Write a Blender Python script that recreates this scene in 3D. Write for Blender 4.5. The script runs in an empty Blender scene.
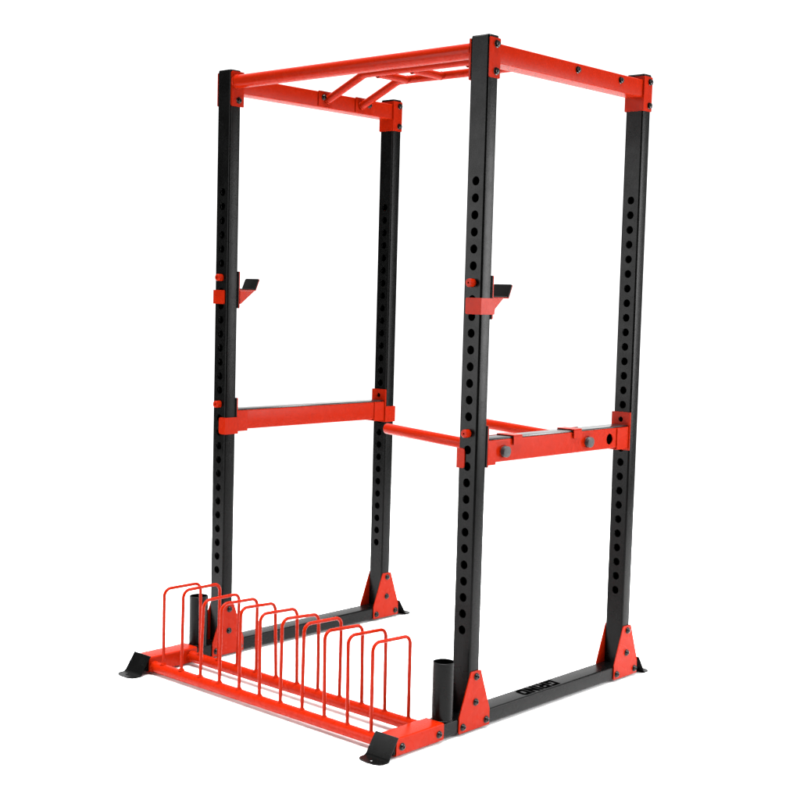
import bpy, bmesh, math, random
from mathutils import Vector, Matrix, Euler
random.seed(7)
S = bpy.context.scene
C = S.collection

# ---------------------------------------------------------------- camera, light, exposure
G = 0.083                                   # height of the floor in the measured coordinates
W, D, SX, SY, H = 1.1755, 0.8441, 0.0351, 0.02375, 2.2014
Z0, HS, BT, BZ = 1.7742, 0.0508, 0.1391, 0.0932
cam = bpy.data.cameras.new('camera')
cam_o = bpy.data.objects.new('camera', cam); C.objects.link(cam_o); S.camera = cam_o
cam.sensor_width = 36.0; cam.lens = 1340.53/800*36
cam.shift_x = (400-423.43)/800; cam.shift_y = (402.14-400)/800
cam.clip_start = 0.05; cam.clip_end = 500
cam_o.location = (3.7729, -3.1522, 1.4355-G)
cam_o.rotation_euler = (1.4893, -0.0281, 0.7293)

w = bpy.data.worlds.new('World'); S.world = w; w.use_nodes = True
nt = w.node_tree; nt.nodes.clear()
out = nt.nodes.new('ShaderNodeOutputWorld'); bg = nt.nodes.new('ShaderNodeBackground')
# white studio: white behind the rack, darkened elsewhere for dark reflections in steel
tc = nt.nodes.new('ShaderNodeTexCoord')
dot = nt.nodes.new('ShaderNodeVectorMath'); dot.operation = 'DOT_PRODUCT'
dot.inputs[1].default_value = Vector((-0.667, 0.745, 0.0)).normalized()
ramp = nt.nodes.new('ShaderNodeValToRGB')
ramp.color_ramp.elements[0].position = 0.60; ramp.color_ramp.elements[0].color = (.02, .02, .02, 1)
ramp.color_ramp.elements[1].position = 0.87; ramp.color_ramp.elements[1].color = (1, 1, 1, 1)
mr = nt.nodes.new('ShaderNodeMapRange')
mr.inputs['From Min'].default_value = -1; mr.inputs['From Max'].default_value = 1
L = nt.links.new
L(tc.outputs['Generated'], dot.inputs[0]); L(dot.outputs['Value'], mr.inputs['Value'])
L(mr.outputs['Result'], ramp.inputs['Fac']); L(ramp.outputs['Color'], bg.inputs['Color'])
bg.inputs['Strength'].default_value = 1.5
L(bg.outputs[0], out.inputs[0])

def area(name, loc, target, sx, sy, power):
    l = bpy.data.lights.new(name, 'AREA'); l.shape = 'RECTANGLE'; l.size = sx; l.size_y = sy; l.energy = power
    o = bpy.data.objects.new(name, l); C.objects.link(o); o.location = loc
    o.rotation_euler = (Vector(target)-Vector(loc)).to_track_quat('-Z', 'Y').to_euler()
    return o
area('key_softbox', (4.3, 0.9, 2.3), (1.0, 0.3, 1.1), 1.0, 1.4, 100)
area('rim_softbox', (3.8, 3.15, 1.45), (0.7, 0.0, 1.4), 0.9, 1.8, 125)
area('front_softbox', (-1.45, -3.25, 1.50), (0.9, 0.3, 1.2), 1.1, 2.7, 110)
area('added_top_light', (0.2, 0.8, 6.4), (0.2, 0.8, 0.0), 7.0, 7.0, 740).data.spread = math.radians(60)   # added overhead to blow the floor out to white; narrow spread

S.view_settings.view_transform = 'Standard'; S.view_settings.look = 'None'
S.view_settings.exposure = 0.0; S.view_settings.gamma = 1.0
S.render.engine = 'CYCLES'

# ---------------------------------------------------------------- materials
def mat(name, col, rough, spec=0.5, bump=0.0, scale=900, metal=0.0, var=0.0, coat=0.0):
    m = bpy.data.materials.new(name); m.use_nodes = True
    t = m.node_tree; b = t.nodes['Principled BSDF']
    b.inputs['Base Color'].default_value = (*col, 1); b.inputs['Roughness'].default_value = rough
    b.inputs['Specular IOR Level'].default_value = spec; b.inputs['Metallic'].default_value = metal
    b.inputs['Coat Weight'].default_value = coat; b.inputs['Coat Roughness'].default_value = 0.08
    tc = t.nodes.new('ShaderNodeTexCoord')
    if bump:
        n = t.nodes.new('ShaderNodeTexNoise'); n.inputs['Scale'].default_value = scale; n.inputs['Detail'].default_value = 2
        t.links.new(tc.outputs['Object'], n.inputs['Vector'])
        bp = t.nodes.new('ShaderNodeBump'); bp.inputs['Strength'].default_value = bump; bp.inputs['Distance'].default_value = 0.0006
        t.links.new(n.outputs['Fac'], bp.inputs['Height']); t.links.new(bp.outputs['Normal'], b.inputs['Normal'])
    if var:                                  # faint scuffs and unevenness in the powder coat
        n2 = t.nodes.new('ShaderNodeTexNoise'); n2.inputs['Scale'].default_value = 26; n2.inputs['Detail'].default_value = 6
        t.links.new(tc.outputs['Object'], n2.inputs['Vector'])
        r = t.nodes.new('ShaderNodeMapRange'); r.inputs['From Min'].default_value = .3; r.inputs['From Max'].default_value = .7
        r.inputs['To Min'].default_value = rough-var; r.inputs['To Max'].default_value = rough+var
        t.links.new(n2.outputs['Fac'], r.inputs['Value']); t.links.new(r.outputs['Result'], b.inputs['Roughness'])
        mx = t.nodes.new('ShaderNodeMix'); mx.data_type = 'RGBA'
        n3 = t.nodes.new('ShaderNodeTexNoise'); n3.inputs['Scale'].default_value = 60; n3.inputs['Detail'].default_value = 8
        t.links.new(tc.outputs['Object'], n3.inputs['Vector'])
        t.links.new(n3.outputs['Fac'], mx.inputs['Factor'])
        mx.inputs['A'].default_value = (*[c*.94 for c in col], 1); mx.inputs['B'].default_value = (*[min(1, c*1.06) for c in col], 1)
        t.links.new(mx.outputs['Result'], b.inputs['Base Color'])
    return m
RED = mat('red_powder_coat', (0.245, 0.0085, 0.0008), 0.27, 0.05, 0.10, 700, var=0.03)
BLACK = mat('black_powder_coat', (0.0011, 0.00115, 0.0011), 0.26, 0.080, 0.22, 900, var=0.03)
PLASTIC = mat('black_plastic', (0.006, 0.006, 0.006), 0.20, 0.5)
RUBBER = mat('black_rubber_pad', (0.0025, 0.0025, 0.0025), 0.55, 0.1)
BOLT = mat('black_oxide_bolt', (0.002, 0.0018, 0.0016), 0.24, 0.22)
GREYCAP = mat('grey_end_plug', (0.018, 0.018, 0.019), 0.5, 0.3)
LOGO = mat('gloss_black_print', (0.0005, 0.0005, 0.0005), 0.9, 0.0)
FLOORM = mat('white_studio_floor', (0.95, 0.95, 0.95), 0.9, 0.0)

# ---------------------------------------------------------------- mesh helpers (measured coordinates)
ORG = {}
def origin_of(o):
    while o is not None and o.parent is not None: o = o.parent
    return ORG.get(o.name, Vector((0, 0, 0))) if o is not None else Vector((0, 0, 0))
def obj(name, bm, m, parent, label=None, angle=35):
    og = origin_of(parent)
    for v in bm.verts: v.co.z -= G; v.co -= og
    bmesh.ops.recalc_face_normals(bm, faces=bm.faces)
    me = bpy.data.meshes.new(name); bm.to_mesh(me); bm.free()
    me.polygons.foreach_set('use_smooth', [True]*len(me.polygons))
    me.set_sharp_from_angle(angle=math.radians(angle))
    me.materials.append(m)
    o = bpy.data.objects.new(name, me); C.objects.link(o); o.parent = parent
    if label: o['label'] = label
    return o
def thing(name, label, cat, loc, group=None):
    o = bpy.data.objects.new(name, None); C.objects.link(o)
    o.empty_display_size = .1; o.location = loc; ORG[o.name] = Vector(loc)
    o['label'] = label; o['category'] = cat
    if group: o['group'] = group
    return o
def rbox(bm, x0, x1, y0, y1, z0, z1, bev=.0012, seg=2):
    r = bmesh.ops.create_cube(bm, size=1)
    for v in r['verts']:
        v.co = Vector(((x0+x1)/2+v.co.x*(x1-x0), (y0+y1)/2+v.co.y*(y1-y0), (z0+z1)/2+v.co.z*(z1-z0)))
    if bev:
        es = {e for v in r['verts'] for e in v.link_edges}
        bmesh.ops.bevel(bm, geom=list(es), offset=bev, segments=seg, affect='EDGES', profile=.5)
def rrect(hx, hy, r, n=5):
    pts = []
    for cx, cy, a0 in ((hx-r, hy-r, 0), (-hx+r, hy-r, 90), (-hx+r, -hy+r, 180), (hx-r, -hy+r, 270)):
        for k in range(n+1):
            a = math.radians(a0+90*k/n); pts.append((cx+r*math.cos(a), cy+r*math.sin(a)))
    return pts
def rpoly(pts, r, n=4):
    """polygon with rounded corners; r a number or one per corner"""
    out = []; N = len(pts)
    for i, p in enumerate(pts):
        ri = r[i] if isinstance(r, (list, tuple)) else r
        p = Vector(p); a = Vector(pts[i-1])-p; b = Vector(pts[(i+1) % N])-p
        if ri <= 0: out.append(tuple(p)); continue
        ang = a.angle(b); d = min(ri/math.tan(ang/2), a.length*.45, b.length*.45)
        A = p+a.normalized()*d; B = p+b.normalized()*d
        for k in range(n+1):
            t = k/n; q = A*(1-t)**2+p*2*t*(1-t)+B*t*t; out.append(tuple(q))
    return out
def plate(bm, axis, a0, a1, outline, holes=(), nh=28):
    """flat plate with round holes. axis: 'x','y','z'; a0..a1 its thickness; outline in the other two coordinates"""
    def P(u, v, a): return {'x': (a, u, v), 'y': (u, a, v), 'z': (u, v, a)}[axis]
    loops = [list(outline)]
    for h in holes:
        if isinstance(h, list): loops.append(h); continue
        u, v, r = h
        loops.append([(u+r*math.cos(2*math.pi*k/nh), v+r*math.sin(2*math.pi*k/nh)) for k in range(nh)])
    for a in (a0, a1):
        edges = []; rings = []
        for lp in loops:
            vs = [bm.verts.new(P(u, v, a)) for u, v in lp]; rings.append(vs)
            for i in range(len(vs)): edges.append(bm.edges.new((vs[i-1], vs[i])))
        bmesh.ops.triangle_fill(bm, edges=edges, use_beauty=True)
        if a == a0: first = rings
    for ra, rb in zip(first, rings):
        for i in range(len(ra)): bm.faces.new((ra[i-1], ra[i], rb[i], rb[i-1]))
def tube_rect(bm, axis, c, hu, hv, a0, a1, r=.005, caps=True):
    """solid rounded rectangular bar along an axis; c = centre in the other two coordinates"""
    plate(bm, axis, a0, a1, [(c[0]+u, c[1]+v) for u, v in rrect(hu, hv, r)])
def cyl(bm, p0, p1, r, n=32, cap=True, bev=0.0, r1=None):
    p0, p1 = Vector(p0), Vector(p1); d = (p1-p0); q = d.to_track_quat('Z', 'Y'); Ln = d.length
    r1 = r if r1 is None else r1
    prof = [(r, 0), (r1, Ln)] if not bev else [(r-bev, 0), (r-bev*.3, bev*.3), (r, bev), (r1, Ln-bev), (r1-bev*.3, Ln-bev*.3), (r1-bev, Ln)]
    rings = []
    for rr, z in prof:
        rings.append([bm.verts.new(p0+q@Vector((rr*math.cos(2*math.pi*k/n), rr*math.sin(2*math.pi*k/n), z))) for k in range(n)])
    for a, b in zip(rings, rings[1:]):
        for k in range(n): bm.faces.new((a[k-1], a[k], b[k], b[k-1]))
    if cap: bm.faces.new(rings[0][::-1]); bm.faces.new(rings[-1])
def pipe(bm, p0, p1, r, wall, n=40):
    p0, p1 = Vector(p0), Vector(p1); q = (p1-p0).to_track_quat('Z', 'Y'); Ln = (p1-p0).length
    prof = [(r, 0), (r, Ln-.0008), (r-.0008, Ln), (r-wall+.0008, Ln), (r-wall, Ln-.0008), (r-wall, 0.004), (0.0001, .004)]
    rings = [[bm.verts.new(p0+q@Vector((rr*math.cos(2*math.pi*k/n), rr*math.sin(2*math.pi*k/n), z))) for k in range(n)] for rr, z in prof]
    for a, b in zip(rings, rings[1:]):
        for k in range(n): bm.faces.new((a[k-1], a[k], b[k], b[k-1]))
def fillet_path(pts, rad, n=8):
    out = [Vector(pts[0])]
    for i in range(1, len(pts)-1):
        p = Vector(pts[i]); a = (Vector(pts[i-1])-p); b = (Vector(pts[i+1])-p)
        ang = a.angle(b); d = rad/math.tan(ang/2)
        A = p+a.normalized()*d; B = p+b.normalized()*d
        c = p+(a.normalized()+b.normalized()).normalized()*(rad/math.sin(ang/2))
        for k in range(n+1):
            t = k/n; va = A-c; vb = B-c; th = va.angle(vb)
            out.append(c+(va*math.sin((1-t)*th)+vb*math.sin(t*th))/math.sin(th))
    out.append(Vector(pts[-1])); return out
def wire(bm, pts, r, n=14):
    rings = []; N = len(pts); up = None
    for i, p in enumerate(pts):
        t = (pts[min(i+1, N-1)]-pts[max(i-1, 0)]).normalized()
        if up is None:
            up = t.orthogonal().normalized()
        up = (up-t*up.dot(t)).normalized(); s = t.cross(up)
        rings.append([bm.verts.new(p+(up*math.cos(2*math.pi*k/n)+s*math.sin(2*math.pi*k/n))*r) for k in range(n)])
    for a, b in zip(rings, rings[1:]):
        for k in range(n): bm.faces.new((a[k-1], a[k], b[k], b[k-1]))
    bm.faces.new(rings[0][::-1]); bm.faces.new(rings[-1])
def weld(bm, centre, axis, r, rad=.0028, n=30):
    """irregular weld bead ring round a tube end"""
    a = Vector(axis).normalized(); u = a.orthogonal().normalized(); v = a.cross(u); c = Vector(centre)
    rings = []; m = 8
    for k in range(n):
        th = 2*math.pi*k/n; d = u*math.cos(th)+v*math.sin(th); rr = rad*(1+.25*math.sin(k*2.1)+random.uniform(-.12, .12))
        rings.append([bm.verts.new(c+d*(r+rr*.6*math.cos(2*math.pi*j/m))+a*rr*math.sin(2*math.pi*j/m)) for j in range(m)])
    for k in range(n):
        for j in range(m): bm.faces.new((rings[k-1][j-1], rings[k-1][j], rings[k][j], rings[k][j-1]))
def bolt(parent, x, y, z, sgn, nut=False, axis='x'):
    """button-head bolt with a washer, standing on a face that looks along sgn*axis"""
    bm = bmesh.new(); n = 24
    prof = [(.0115, 0), (.0115, .0014), (.0100, .0018), (.0098, .0022), (.0097, .0040), (.0088, .0062), (.0068, .0078), (.0040, .0086), (.0038, .0062), (.0001, .0062)]
    ax = {'x': Vector((1, 0, 0)), 'y': Vector((0, 1, 0))}[axis]*sgn; q = ax.to_track_quat('Z', 'Y'); p = Vector((x, y, z))
    if nut: prof = [(.0115, 0), (.0115, .0014), (.0100, .0018)]
    rings = [[bm.verts.new(p+q@Vector((rr*math.cos(2*math.pi*k/n), rr*math.sin(2*math.pi*k/n), h))) for k in range(n)] for rr, h in prof]
    for a, b in zip(rings, rings[1:]):
        for k in range(n): bm.faces.new((a[k-1], a[k], b[k], b[k-1]))
    if nut:
        bm.faces.new(rings[-1])
        cyl(bm, p+ax*.0018, p+ax*.0080, .0098, 6, bev=.0009); cyl(bm, p+ax*.0080, p+ax*.0110, .0048, 14, bev=.0008)
    return obj('bolt', bm, BOLT, parent)

# ---------------------------------------------------------------- the setting
bm = bmesh.new()
vs = [bm.verts.new((-.1+4.2*math.cos(math.pi*k/48), .9+4.2*math.sin(math.pi*k/48), G)) for k in range(96)]; bm.faces.new(vs)
fl = obj('floor', bm, FLOORM, None); fl['kind'] = 'structure'

# ---------------------------------------------------------------- the power rack
rack = thing('power_rack', 'tall black and red power rack with pull-up bars and wire plate storage at its foot', 'power rack', (W/2, D/2, 0))
holes_z = [Z0-i*HS for i in range(28)]
CX = {'A': (0, 0), 'B': (W, 0), 'C': (0, D), 'D': (W, D)}

def upright(k):
    cx, cy = CX[k]; bm = bmesh.new(); r = .0055; zb = BT+.0003
    pts = rrect(SX, SY, r, 5)
    # walls except the two faces that carry the holes
    n = len(pts)
    lo = [bm.verts.new((cx+x, cy+y, zb)) for x, y in pts]; hi = [bm.verts.new((cx+x, cy+y, H)) for x, y in pts]
    for i in range(n):
        a, b = pts[i-1], pts[i]
        if abs(a[1]-b[1]) < 1e-6 and abs(abs(a[1])-SY) < 1e-6 and abs(a[0]-b[0]) > .01: continue
        bm.faces.new((lo[i-1], lo[i], hi[i], hi[i-1]))
    # inner skin so that the tube has a wall thickness behind the holes
    w_ = SX-r
    out = [(cx-w_, zb), (cx+w_, zb), (cx+w_, H), (cx-w_, H)]
    for s in (-1, 1):
        ya, yb = (cy-SY, cy-SY+.0055) if s < 0 else (cy+SY-.0055, cy+SY)
        plate(bm, 'y', ya, yb, out, [(cx, z, .0138) for z in holes_z])
    o = obj('upright', bm, BLACK, rack)
    # plastic cap on top
    b2 = bmesh.new(); tube_rect(b2, 'z', (cx, cy), SX-.0008, SY-.0008, H+.0002, H+.0035, .005); obj('end_cap', b2, PLASTIC, o)
    # gusset plates and their bolts
    for s in (-1, 1):
        b3 = bmesh.new(); yc = cy+.003
        ol = [(yc-.073, .092), (yc+.0735, .092), (yc+.0735, .143), (yc+.025, .276), (yc-.022, .276), (yc-.073, .143)]
        xa = cx+s*(SX+.0004); xb = cx+s*(SX+.0040)
        plate(b3, 'x', xa, xb, rpoly(ol, [.003, .003, .006, .005, .005, .006]))
        g = obj('gusset_plate', b3, RED, rack)
        for by, bz_ in ((cy+.006, .258), (cy+.005, .178), (cy+.060, .111), (cy-.053, .111)): bolt(g, xb, by, bz_, s)
    return o
ups = {k: upright(k) for k in 'ABCD'}

def foot(cx, ytop, s, parent):
    """bent steel foot: sloping plate and a flat rounded lip; s=-1 points to the front"""
    bm = bmesh.new(); t = .0035
    prof = [(0, .149, .0455), (.036, .093, .0465), (.039, .0898, .047), (.044, .0868, .047)]
    up, dn = [], []
    for d, z, hw in prof:
        y = ytop+s*d
        up.append([bm.verts.new((cx+u*hw, y, z)) for u in (-1, 1)])
        dn.append([bm.verts.new((cx+u*hw, y-s*t*.85, z-t*(0.25 if d < .04 else 1))) for u in (-1, 1)])
    for a, b in zip(up, up[1:]): bm.faces.new((a[0], a[1], b[1], b[0]))
    for a, b in zip(dn, dn[1:]): bm.faces.new((a[0], a[1], b[1], b[0]))
    for j in (0, 1):
        for i in range(len(up)-1): bm.faces.new((up[i][j], up[i+1][j], dn[i+1][j], dn[i][j]))
    bm.faces.new((up[0][0], up[0][1], dn[0][1], dn[0][0]))
    y0 = ytop+s*.0435
    ol = [(cx-.047, y0), (cx+.047, y0), (cx+.047, y0+s*.018), (cx+.040, y0+s*.030), (cx+.024, y0+s*.037), (cx, y0+s*.039), (cx-.024, y0+s*.037), (cx-.040, y0+s*.030), (cx-.047, y0+s*.018)]
    plate(bm, 'z', .0834, .0869, ol, [(cx, y0+s*.019, .0062)])
    return obj('foot', bm, BLACK, parent)
for cx in (0, W):
    bm = bmesh.new(); tube_rect(bm, 'y', (cx, (BT+BZ)/2), SX, (BT-BZ)/2, -.358, D+.083, .0055)
    base = obj('base_beam', bm, BLACK, rack)
    foot(cx, -.352, -1, base); foot(cx, D+.080, 1, base)
    bm = bmesh.new(); pipe(bm, (cx, -.1055, BT+.0002), (cx, -.1055, .319), .0335, .003)
    weld(bm, (cx, -.1055, BT+.001), (0, 0, 1), .0335, .0025); obj('bar_holder', bm, BLACK, rack)
    if cx:
        bm = bmesh.new(); pos = 0.0            # heavy block letters, read from inside the rack
        glyphs = [([(0,0),(1,0),(1,.56),(.52,.56),(.52,.38),(.68,.38),(.68,.25),(.31,.25),(.31,.75),(1,.75),(1,1),(0,1)], [], 1),
                  ([(0,0),(.3,0),(.3,.30),(.42,.30),(.66,0),(1.03,0),(.76,.34),(1,.46),(1,.88),(.88,1),(0,1)], [(.31,.54),(.68,.54),(.68,.76),(.31,.76)], 1),
                  ([(0,0),(.3,0),(.3,1),(0,1)], [], .3),
                  ([(0,0),(.3,0),(.3,.48),(.7,0),(1,0),(1,1),(.7,1),(.7,.52),(.3,1),(0,1)], [], 1),
                  ([(0,0),(.8,0),(1,.2),(1,.8),(.8,1),(0,1)], [(.31,.26),(.69,.26),(.69,.74),(.31,.74)], 1)]
        for ol, hole, wd in glyphs:
            def T(p): return (W-.024+.050*p[1], .475-.196*(pos+p[0]+.12*(p[1]-.5))/4.8)
            plate(bm, 'z', BT+.0002, BT+.0006, [T(p) for p in ol], [[T(p) for p in hole]] if hole else [])
            pos += wd+.12
        obj('logo', bm, LOGO, base, 'black block lettering printed on top of the base beam')

# top beams with U-brackets at both ends
for cx in (0, W):
    bm = bmesh.new(); tube_rect(bm, 'y', (cx, 2.1545), .0325, .0295, SY+.004, D-SY-.004, .004)
    tb = obj('top_beam', bm, RED, rack)
    for cy, s in ((0, 1), (D, -1)):
        b2 = bmesh.new()
        for t in (-1, 1):
            xa, xb = cx+t*(SX+.0004), cx+t*(SX+.0036)
            y0, y1 = (-.0235, SY+.0036) if s > 0 else (D-SY-.0036, D+.0235)
            plate(b2, 'x', xa, xb, rpoly([(y0, 2.079), (y1, 2.079), (y1, 2.197), (y0, 2.197)], .004))
        ya, yb = sorted((cy+s*(SY+.0004), cy+s*(SY+.0038)))
        plate(b2, 'y', ya, yb, rpoly([(cx-.0352, 2.0792), (cx+.0352, 2.0792), (cx+.0352, 2.1968), (cx-.0352, 2.1968)], .002))
        br = obj('corner_bracket', b2, RED, tb)
        for t in (-1, 1):
            inner = (cx == 0 and t > 0) or (cx > 0 and t < 0)
            if inner and cy == 0: continue
            for z in (2.179, 2.099): bolt(br, cx+t*(SX+.0036), cy+.008, z, t, nut=(t > 0))
    for y in (.432, .680):
        bolt(tb, cx+.0325+(.0035 if cx == 0 else 0), y, 2.163, 1, nut=cx > 0)

# pull-up bar
bm = bmesh.new(); xa, xb = SX+.0075, W-SX-.0075
cyl(bm, (xa, 0, 2.1625), (xb, 0, 2.1655), .0240, 40)
weld(bm, (xa+.001, 0, 2.1625), (1, 0, 0), .024, .004); weld(bm, (xb-.001, 0, 2.1655), (1, 0, 0), .024, .004)
pb = obj('pull_up_bar', bm, RED, rack)
for x0, x1, s in ((SX+.0038, SX+.0075, 1), (W-SX-.0075, W-SX-.0038, -1)):
    bm = bmesh.new(); plate(bm, 'x', x0, x1, rpoly([(-.0225, 2.076), (.0315, 2.076), (.0315, 2.199), (-.0225, 2.199)], .003))
    ep = obj('end_plate', bm, RED, pb); bolt(ep, SX+.0075 if s > 0 else W-SX-.0075, .008, 2.098, s)

# raised multi-grip bar
mg = None
zl, zh = 2.155, 2.237
for y in (.452, .637):
    bm = bmesh.new(); P = [(.0365, y, zl), (.229, y, zh), (W-.229, y, zh), (W-.0365, y, zl)]
    wire(bm, fillet_path(P, .07, 8), .0150, 24)
    for x, s in ((.038, 1), (W-.038, -1)): weld(bm, (x, y, zl+.001), (1, 0, .35*s), .0155, .0035)
    if mg is None: mg = obj('multi_grip_bar', bm, RED, rack)
    else: obj('grip_rail', bm, RED, mg)
for x in (.286, .456, W-.456, W-.286):
    bm = bmesh.new(); cyl(bm, (x, .466, zh-.003), (x, .623, zh-.003), .0140, 24)
    weld(bm, (x, .622, zh-.003), (0, 1, 0), .0145, .003); weld(bm, (x, .467, zh-.003), (0, 1, 0), .0145, .003)
    obj('grip_handle', bm, RED, mg)
for x0, x1 in ((.0327, .0362), (W-.0362, W-.0327)):
    for y0, y1 in ((.405, .476), (.604, .700)):
        bm = bmesh.new(); plate(bm, 'x', x0, x1, rpoly([(y0, 2.1275), (y1, 2.1275), (y1, 2.1865), (y0, 2.1865)], .003)); obj('mounting_plate', bm, RED, mg)

# plate storage rack
ps = None
for y, z in ((-.330, .1105), (-.166, .1165)):
    bm = bmesh.new(); xa, xb = SX+.0035, W-SX-.0035
    cyl(bm, (xa, y, z-.003), (xb, y, z+.002), .0190, 36)
    for x, q in ((xa+.002, -.003), (xb-.002, .002)): weld(bm, (x, y, z+q), (1, 0, 0), .0185, .0045)
    if ps is None: ps = obj('plate_storage', bm, RED, rack)
    else: obj('cross_rail', bm, RED, ps)
for cx in (0, W):
    bm = bmesh.new(); t = .0034
    oz = -.0005
    tube_rect(bm, 'y', (cx, .1172+oz), SX+t, .0268, -.3505, -.1405, .0055)
    sl = obj('mounting_sleeve', bm, RED, ps)
    for y, z in ((-.327, .1155), (-.163, .1135)):
        s = 1 if cx else -1
        bolt(sl, cx+s*(SX+t), y, z, s)
fx = [.091, .196, .305, .397, .494, .589, .693, .794, .886, .987, 1.090]
fz = [.395, .408, .392, .397, .401, .398, .402, .404, .400, .405, .403]
bx = [.084, .190, .294, .387, .478, .585, .688, .792, .887, .988, 1.090]
bz = [.393, .408, .390, .390, .390, .391, .391, .399, .392, .399, .397]
for k in range(11):
    x0 = .091+.1*k; bm = bmesh.new()
    P = [(x0, -.330, .124), (fx[k], -.330, fz[k]-.0045), (bx[k], -.166, bz[k]-.0045), (x0-.003*(k < 5), -.166, .130)]
    wire(bm, fillet_path(P, .026, 8), .0056, 14)
    for a, q in ((P[0], .0275-.019), (P[3], .0)):
        b = Vector(a); zz = (.1285 if a is P[0] else .1345)
        cyl(bm, (b.x, b.y, zz-.002), (b.x, b.y, zz+.007), .0115, 14, r1=.0052)
    obj('hoop', bm, RED, ps)

# ---------------------------------------------------------------- pins, hooks, safeties, dip bars
def pin(bm, cx, z, y0=-SY, ln=.021):
    n = 28; prof = [(.0125, .02), (.0125, -ln+.003), (.0118, -ln+.001), (.0105, -ln), (.0032, -ln), (.0028, -ln+.006), (.0001, -ln+.006)]
    rings = [[bm.verts.new((cx+rr*math.cos(2*math.pi*k/n), y0+h, z+rr*math.sin(2*math.pi*k/n))) for k in range(n)] for rr, h in prof]
    for a, b in zip(rings, rings[1:]):
        for k in range(n): bm.faces.new((a[k-1], a[k], b[k], b[k-1]))

def j_hook(cx, s, label):
    """s = +1: its strap wraps the +x face of the upright"""
    t = thing('j_hook', label, 'bar hook', (cx, 0, 1.36-G), 'red J-hooks on the front uprights')
    X = lambda u: cx+s*u
    b = bmesh.new()
    # strap round the front face (free end inward) and outer face, running on into the side gusset
    plate(b, 'y', -SY-.0042, -SY-.0006, rpoly([(X(-.0225), 1.3745), (X(.0392), 1.3745), (X(.0392), 1.4245), (X(-.0225), 1.4245)], [.007, 0, 0, .007]))
    xa, xb = sorted((X(SX+.0006), X(SX+.0042)))
    plate(b, 'x', xa, xb, [(-SY-.0040, 1.3747), (.036, 1.3747), (.039, 1.392), (.078, 1.4243), (-SY-.0040, 1.4243)])
    obj('strap', b, RED, t)
    b = bmesh.new(); plate(b, 'y', SY+.0050, SY+.0085, rpoly([(cx-.037, 1.360), (cx+.037, 1.360), (cx+.037, 1.493), (cx-.037, 1.493)], .005)); bp_ = obj('back_plate', b, RED, t)
    b = bmesh.new(); plate(b, 'y', SY+.0006, SY+.0050, rpoly([(cx-.036, 1.361), (cx+.036, 1.361), (cx+.036, 1.492), (cx-.036, 1.492)], .005)); obj('liner', b, RUBBER, bp_)
    b = bmesh.new(); xa, xb = sorted((X(-SX-.0006), X(-SX-.0042)))
    plate(b, 'x', xa, xb, [(SY+.0085, 1.376), (SY+.012, 1.376), (.100, 1.4238), (SY+.0085, 1.4238)])
    obj('gusset', b, RED, t)
    # cup: flat seat and a slanted lip with rounded corners, pad inside
    def lip(b, off0, off1, hw, zlo, zhi, rc):
        # plate slanted in y; built flat and sheared
        ol = rpoly([(cx-hw, zlo), (cx+hw, zlo), (cx+hw, zhi), (cx-hw, zhi)], [0, 0, rc, rc], 5)
        old = set(b.verts); plate(b, 'y', off0, off1, ol)
        for v in b.verts:
            if v not in old: v.co.y += (v.co.z-1.424)*.44
    b = bmesh.new(); rbox(b, cx-.0365, cx+.0365, SY+.0085, .107, 1.424, 1.4275, .0006, 1); lip(b, .1058, .1085, .0365, 1.4245, 1.468, .008)
    cup = obj('cup', b, RED, t)
    b = bmesh.new(); rbox(b, cx-.0355, cx+.0355, SY+.0088, .1012, 1.4277, 1.432, .0006, 1); lip(b, .1012, .1056, .0368, 1.4277, 1.4685, .008)
    obj('pad', b, RUBBER, cup)
    b = bmesh.new(); pin(b, cx, Z0-6*HS); obj('pin', b, RED, t)
    return t
j_hook(W, 1, 'red J-hook with black pad on the nearest upright, above the dip bars')
j_hook(0, -1, 'red J-hook with black pad on the leftmost upright, above the plain safety bar')

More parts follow.
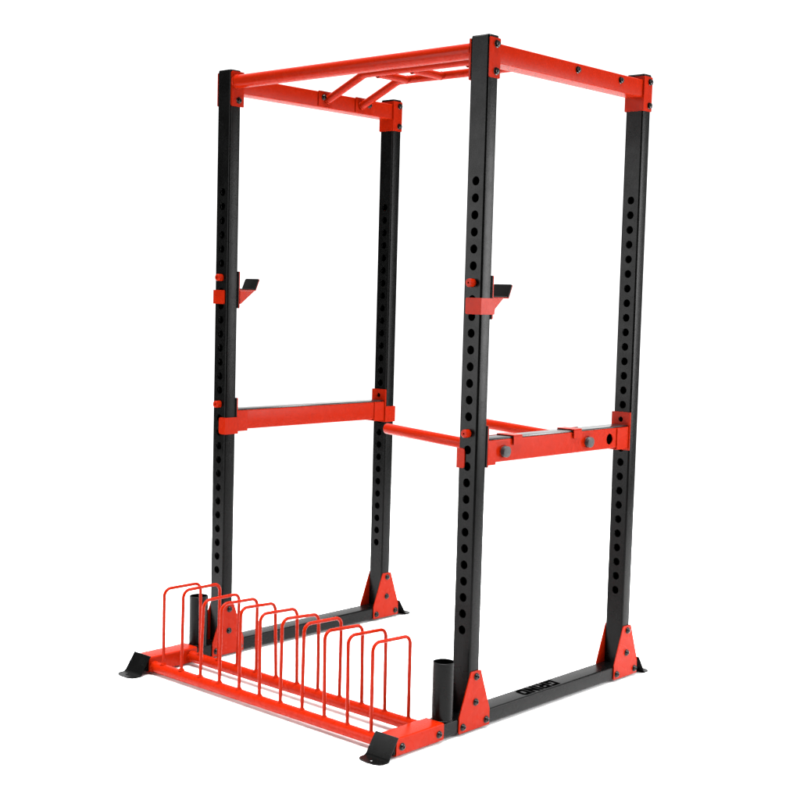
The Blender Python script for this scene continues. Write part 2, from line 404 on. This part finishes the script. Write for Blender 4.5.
def safety(cx, s, label):
    """s = side of its inward face (-1 for the right bar)"""
    t = thing('safety_bar', label, 'safety bar', (cx, D/2, .906-G), 'red safety bars along the sides of the rack')
    X = lambda u: cx+s*u
    b = bmesh.new(); right = s < 0; hw = .030; ya, yb = SY+.011, D-SY-.008; zc, hz = .9535, .0355
    if right:       # outer face carries real holes
        ol = rrect(hw, hz, .004); n = len(ol)
        A = [b.verts.new((cx+u, ya, zc+v)) for u, v in ol]; B = [b.verts.new((cx+u, yb, zc+v)) for u, v in ol]
        for i in range(n):
            p, q = ol[i-1], ol[i]
            if abs(p[0]-hw) < 1e-6 and abs(q[0]-hw) < 1e-6 and abs(p[1]-q[1]) > .02: continue
            b.faces.new((A[i-1], A[i], B[i], B[i-1]))
        plate(b, 'x', cx+hw-.003, cx+hw, [(ya, zc-hz+.004), (yb, zc-hz+.004), (yb, zc+hz-.004), (ya, zc+hz-.004)], [(.115, .951, .0195), (.569, .951, .0195), (.7025, .9515, .0190)])
    else: tube_rect(b, 'y', (cx, zc), hw, hz, ya, yb, .004)
    obj('beam', b, RED, t)
    b = bmesh.new(); rbox(b, cx-.0292, cx+.0292, ya+.001, yb-.001, zc+hz+.0002, zc+hz+.005, .001, 2); obj('top_strip', b, PLASTIC, t)
    # front end: plate on the back of the upright, sleeve, hook strap round the inner face
    b = bmesh.new(); plate(b, 'y', SY+.0050, SY+.0088, rpoly([(cx-.037, .906), (cx+.037, .906), (cx+.037, 1.035), (cx-.037, 1.035)], .003))
    fp = obj('front_plate', b, RED, t)
    b = bmesh.new(); plate(b, 'y', SY+.0006, SY+.0050, rpoly([(cx-.036, .907), (cx+.036, .907), (cx+.036, 1.034), (cx-.036, 1.034)], .003)); obj('liner', b, RUBBER, fp)
    def sleeve(y0, y1):
        b = bmesh.new()
        for q in (-1, 1):
            xa, xb = sorted((cx+q*(hw+.0004), cx+q*(hw+.0036))); plate(b, 'x', xa, xb, rpoly([(y0, zc-hz-.0058), (y1, zc-hz-.0058), (y1, zc+hz-.001), (y0, zc+hz-.001)], .003))
        rbox(b, cx-hw-.0034, cx+hw+.0034, y0+.0002, y1-.0002, zc-hz-.0060, zc-hz-.0024, .0006, 1)
        obj('sleeve', b, RED, t)
    sleeve(SY+.009, .073 if right else .083); sleeve(.744 if right else .756, D-SY-.0075)
    b = bmesh.new(); w0 = .0085 if right else .003
    plate(b, 'y', -SY-.0042, -SY-.0006, rpoly([(X(w0), .904), (X(.0392), .904), (X(.0392), .965), (X(w0), .965)], [.010, 0, 0, .010]))
    xa, xb = sorted((X(SX+.0006), X(SX+.0042))); plate(b, 'x', xa, xb, rpoly([(-SY-.0040, .9042), (SY+.009, .9042), (SY+.009, .9648), (-SY-.0040, .9648)], [0, .002, .002, 0]))
    obj('hook_strap', b, RED, t)
    # rear end
    b = bmesh.new(); plate(b, 'y', D-SY-.0075, D-SY-.0030, rpoly([(cx-.0385, .905), (cx+.0385, .905), (cx+.0385, 1.038), (cx-.0385, 1.038)], .002), [(cx-.001, 1.0122, .0095)])
    obj('rear_plate', b, RED, t)
    b = bmesh.new()
    plate(b, 'x', xa, xb, rpoly([(D-SY-.0074, .905), (D+SY+.0042, .905), (D+SY+.0042, .969), (D-SY-.0074, .969)], [.001, .004, .004, .001]))
    plate(b, 'y', D+SY+.0006, D+SY+.0042, rpoly([(X(.004), .9052), (X(.0355), .9052), (X(.0355), .9688), (X(.004), .9688)], [.01, 0, 0, .01]))
    obj('hook_strap', b, RED, t)
    b = bmesh.new(); pin(b, cx, Z0-15*HS); obj('pin', b, RED, t)
    return t
safety(0, 1, 'plain red safety bar between the two left uprights, black strip on top')
safety(W, -1, 'red safety bar between the two right uprights, carrying the two round dip bars')

def dip(y, yc, label):
    t = thing('dip_bar', label, 'dip bar', (W, y, .95-G), 'round red dip bars hooked on the right safety bar')
    b = bmesh.new(); p0 = Vector((W+.032, y, .951)); p1 = Vector((.703, y, .978))
    d = (p1-p0).normalized(); cyl(b, p0, p1, .0178, 40, bev=.004)
    o = obj('handle', b, RED, t)
    b = bmesh.new(); cyl(b, p0-d*.0150, p0-d*.0002, .0176, 36, bev=.0006); obj('end_plug', b, GREYCAP, t)
    b = bmesh.new()
    rbox(b, W-.0336, W+.0372, yc-.022, yc+.022, .9955, .9990, .001, 1)
    plate(b, 'x', W+.0340, W+.0373, rpoly([(yc-.022, .968), (yc+.022, .968), (yc+.022, .9953), (yc-.022, .9953)], [.003, .003, 0, 0]))
    y0, y1 = min(yc-.022, y-.03), max(yc+.022, y+.03)
    plate(b, 'x', W-.0337, W-.0304, rpoly([(y0, .922), (y1, .922), (y1, .9953), (y0, .9953)], .003), [(y, .957, .0185)])
    weld(b, (W-.0345, y, .9565), (1, 0, 0), .018, .004)
    obj('clip', b, RED, t)
    return t
dip(.115, .179, 'front dip bar, whose long red tube reaches left past the near upright')
dip(.569, .503, 'rear dip bar, seen just above the right safety bar behind the near upright')
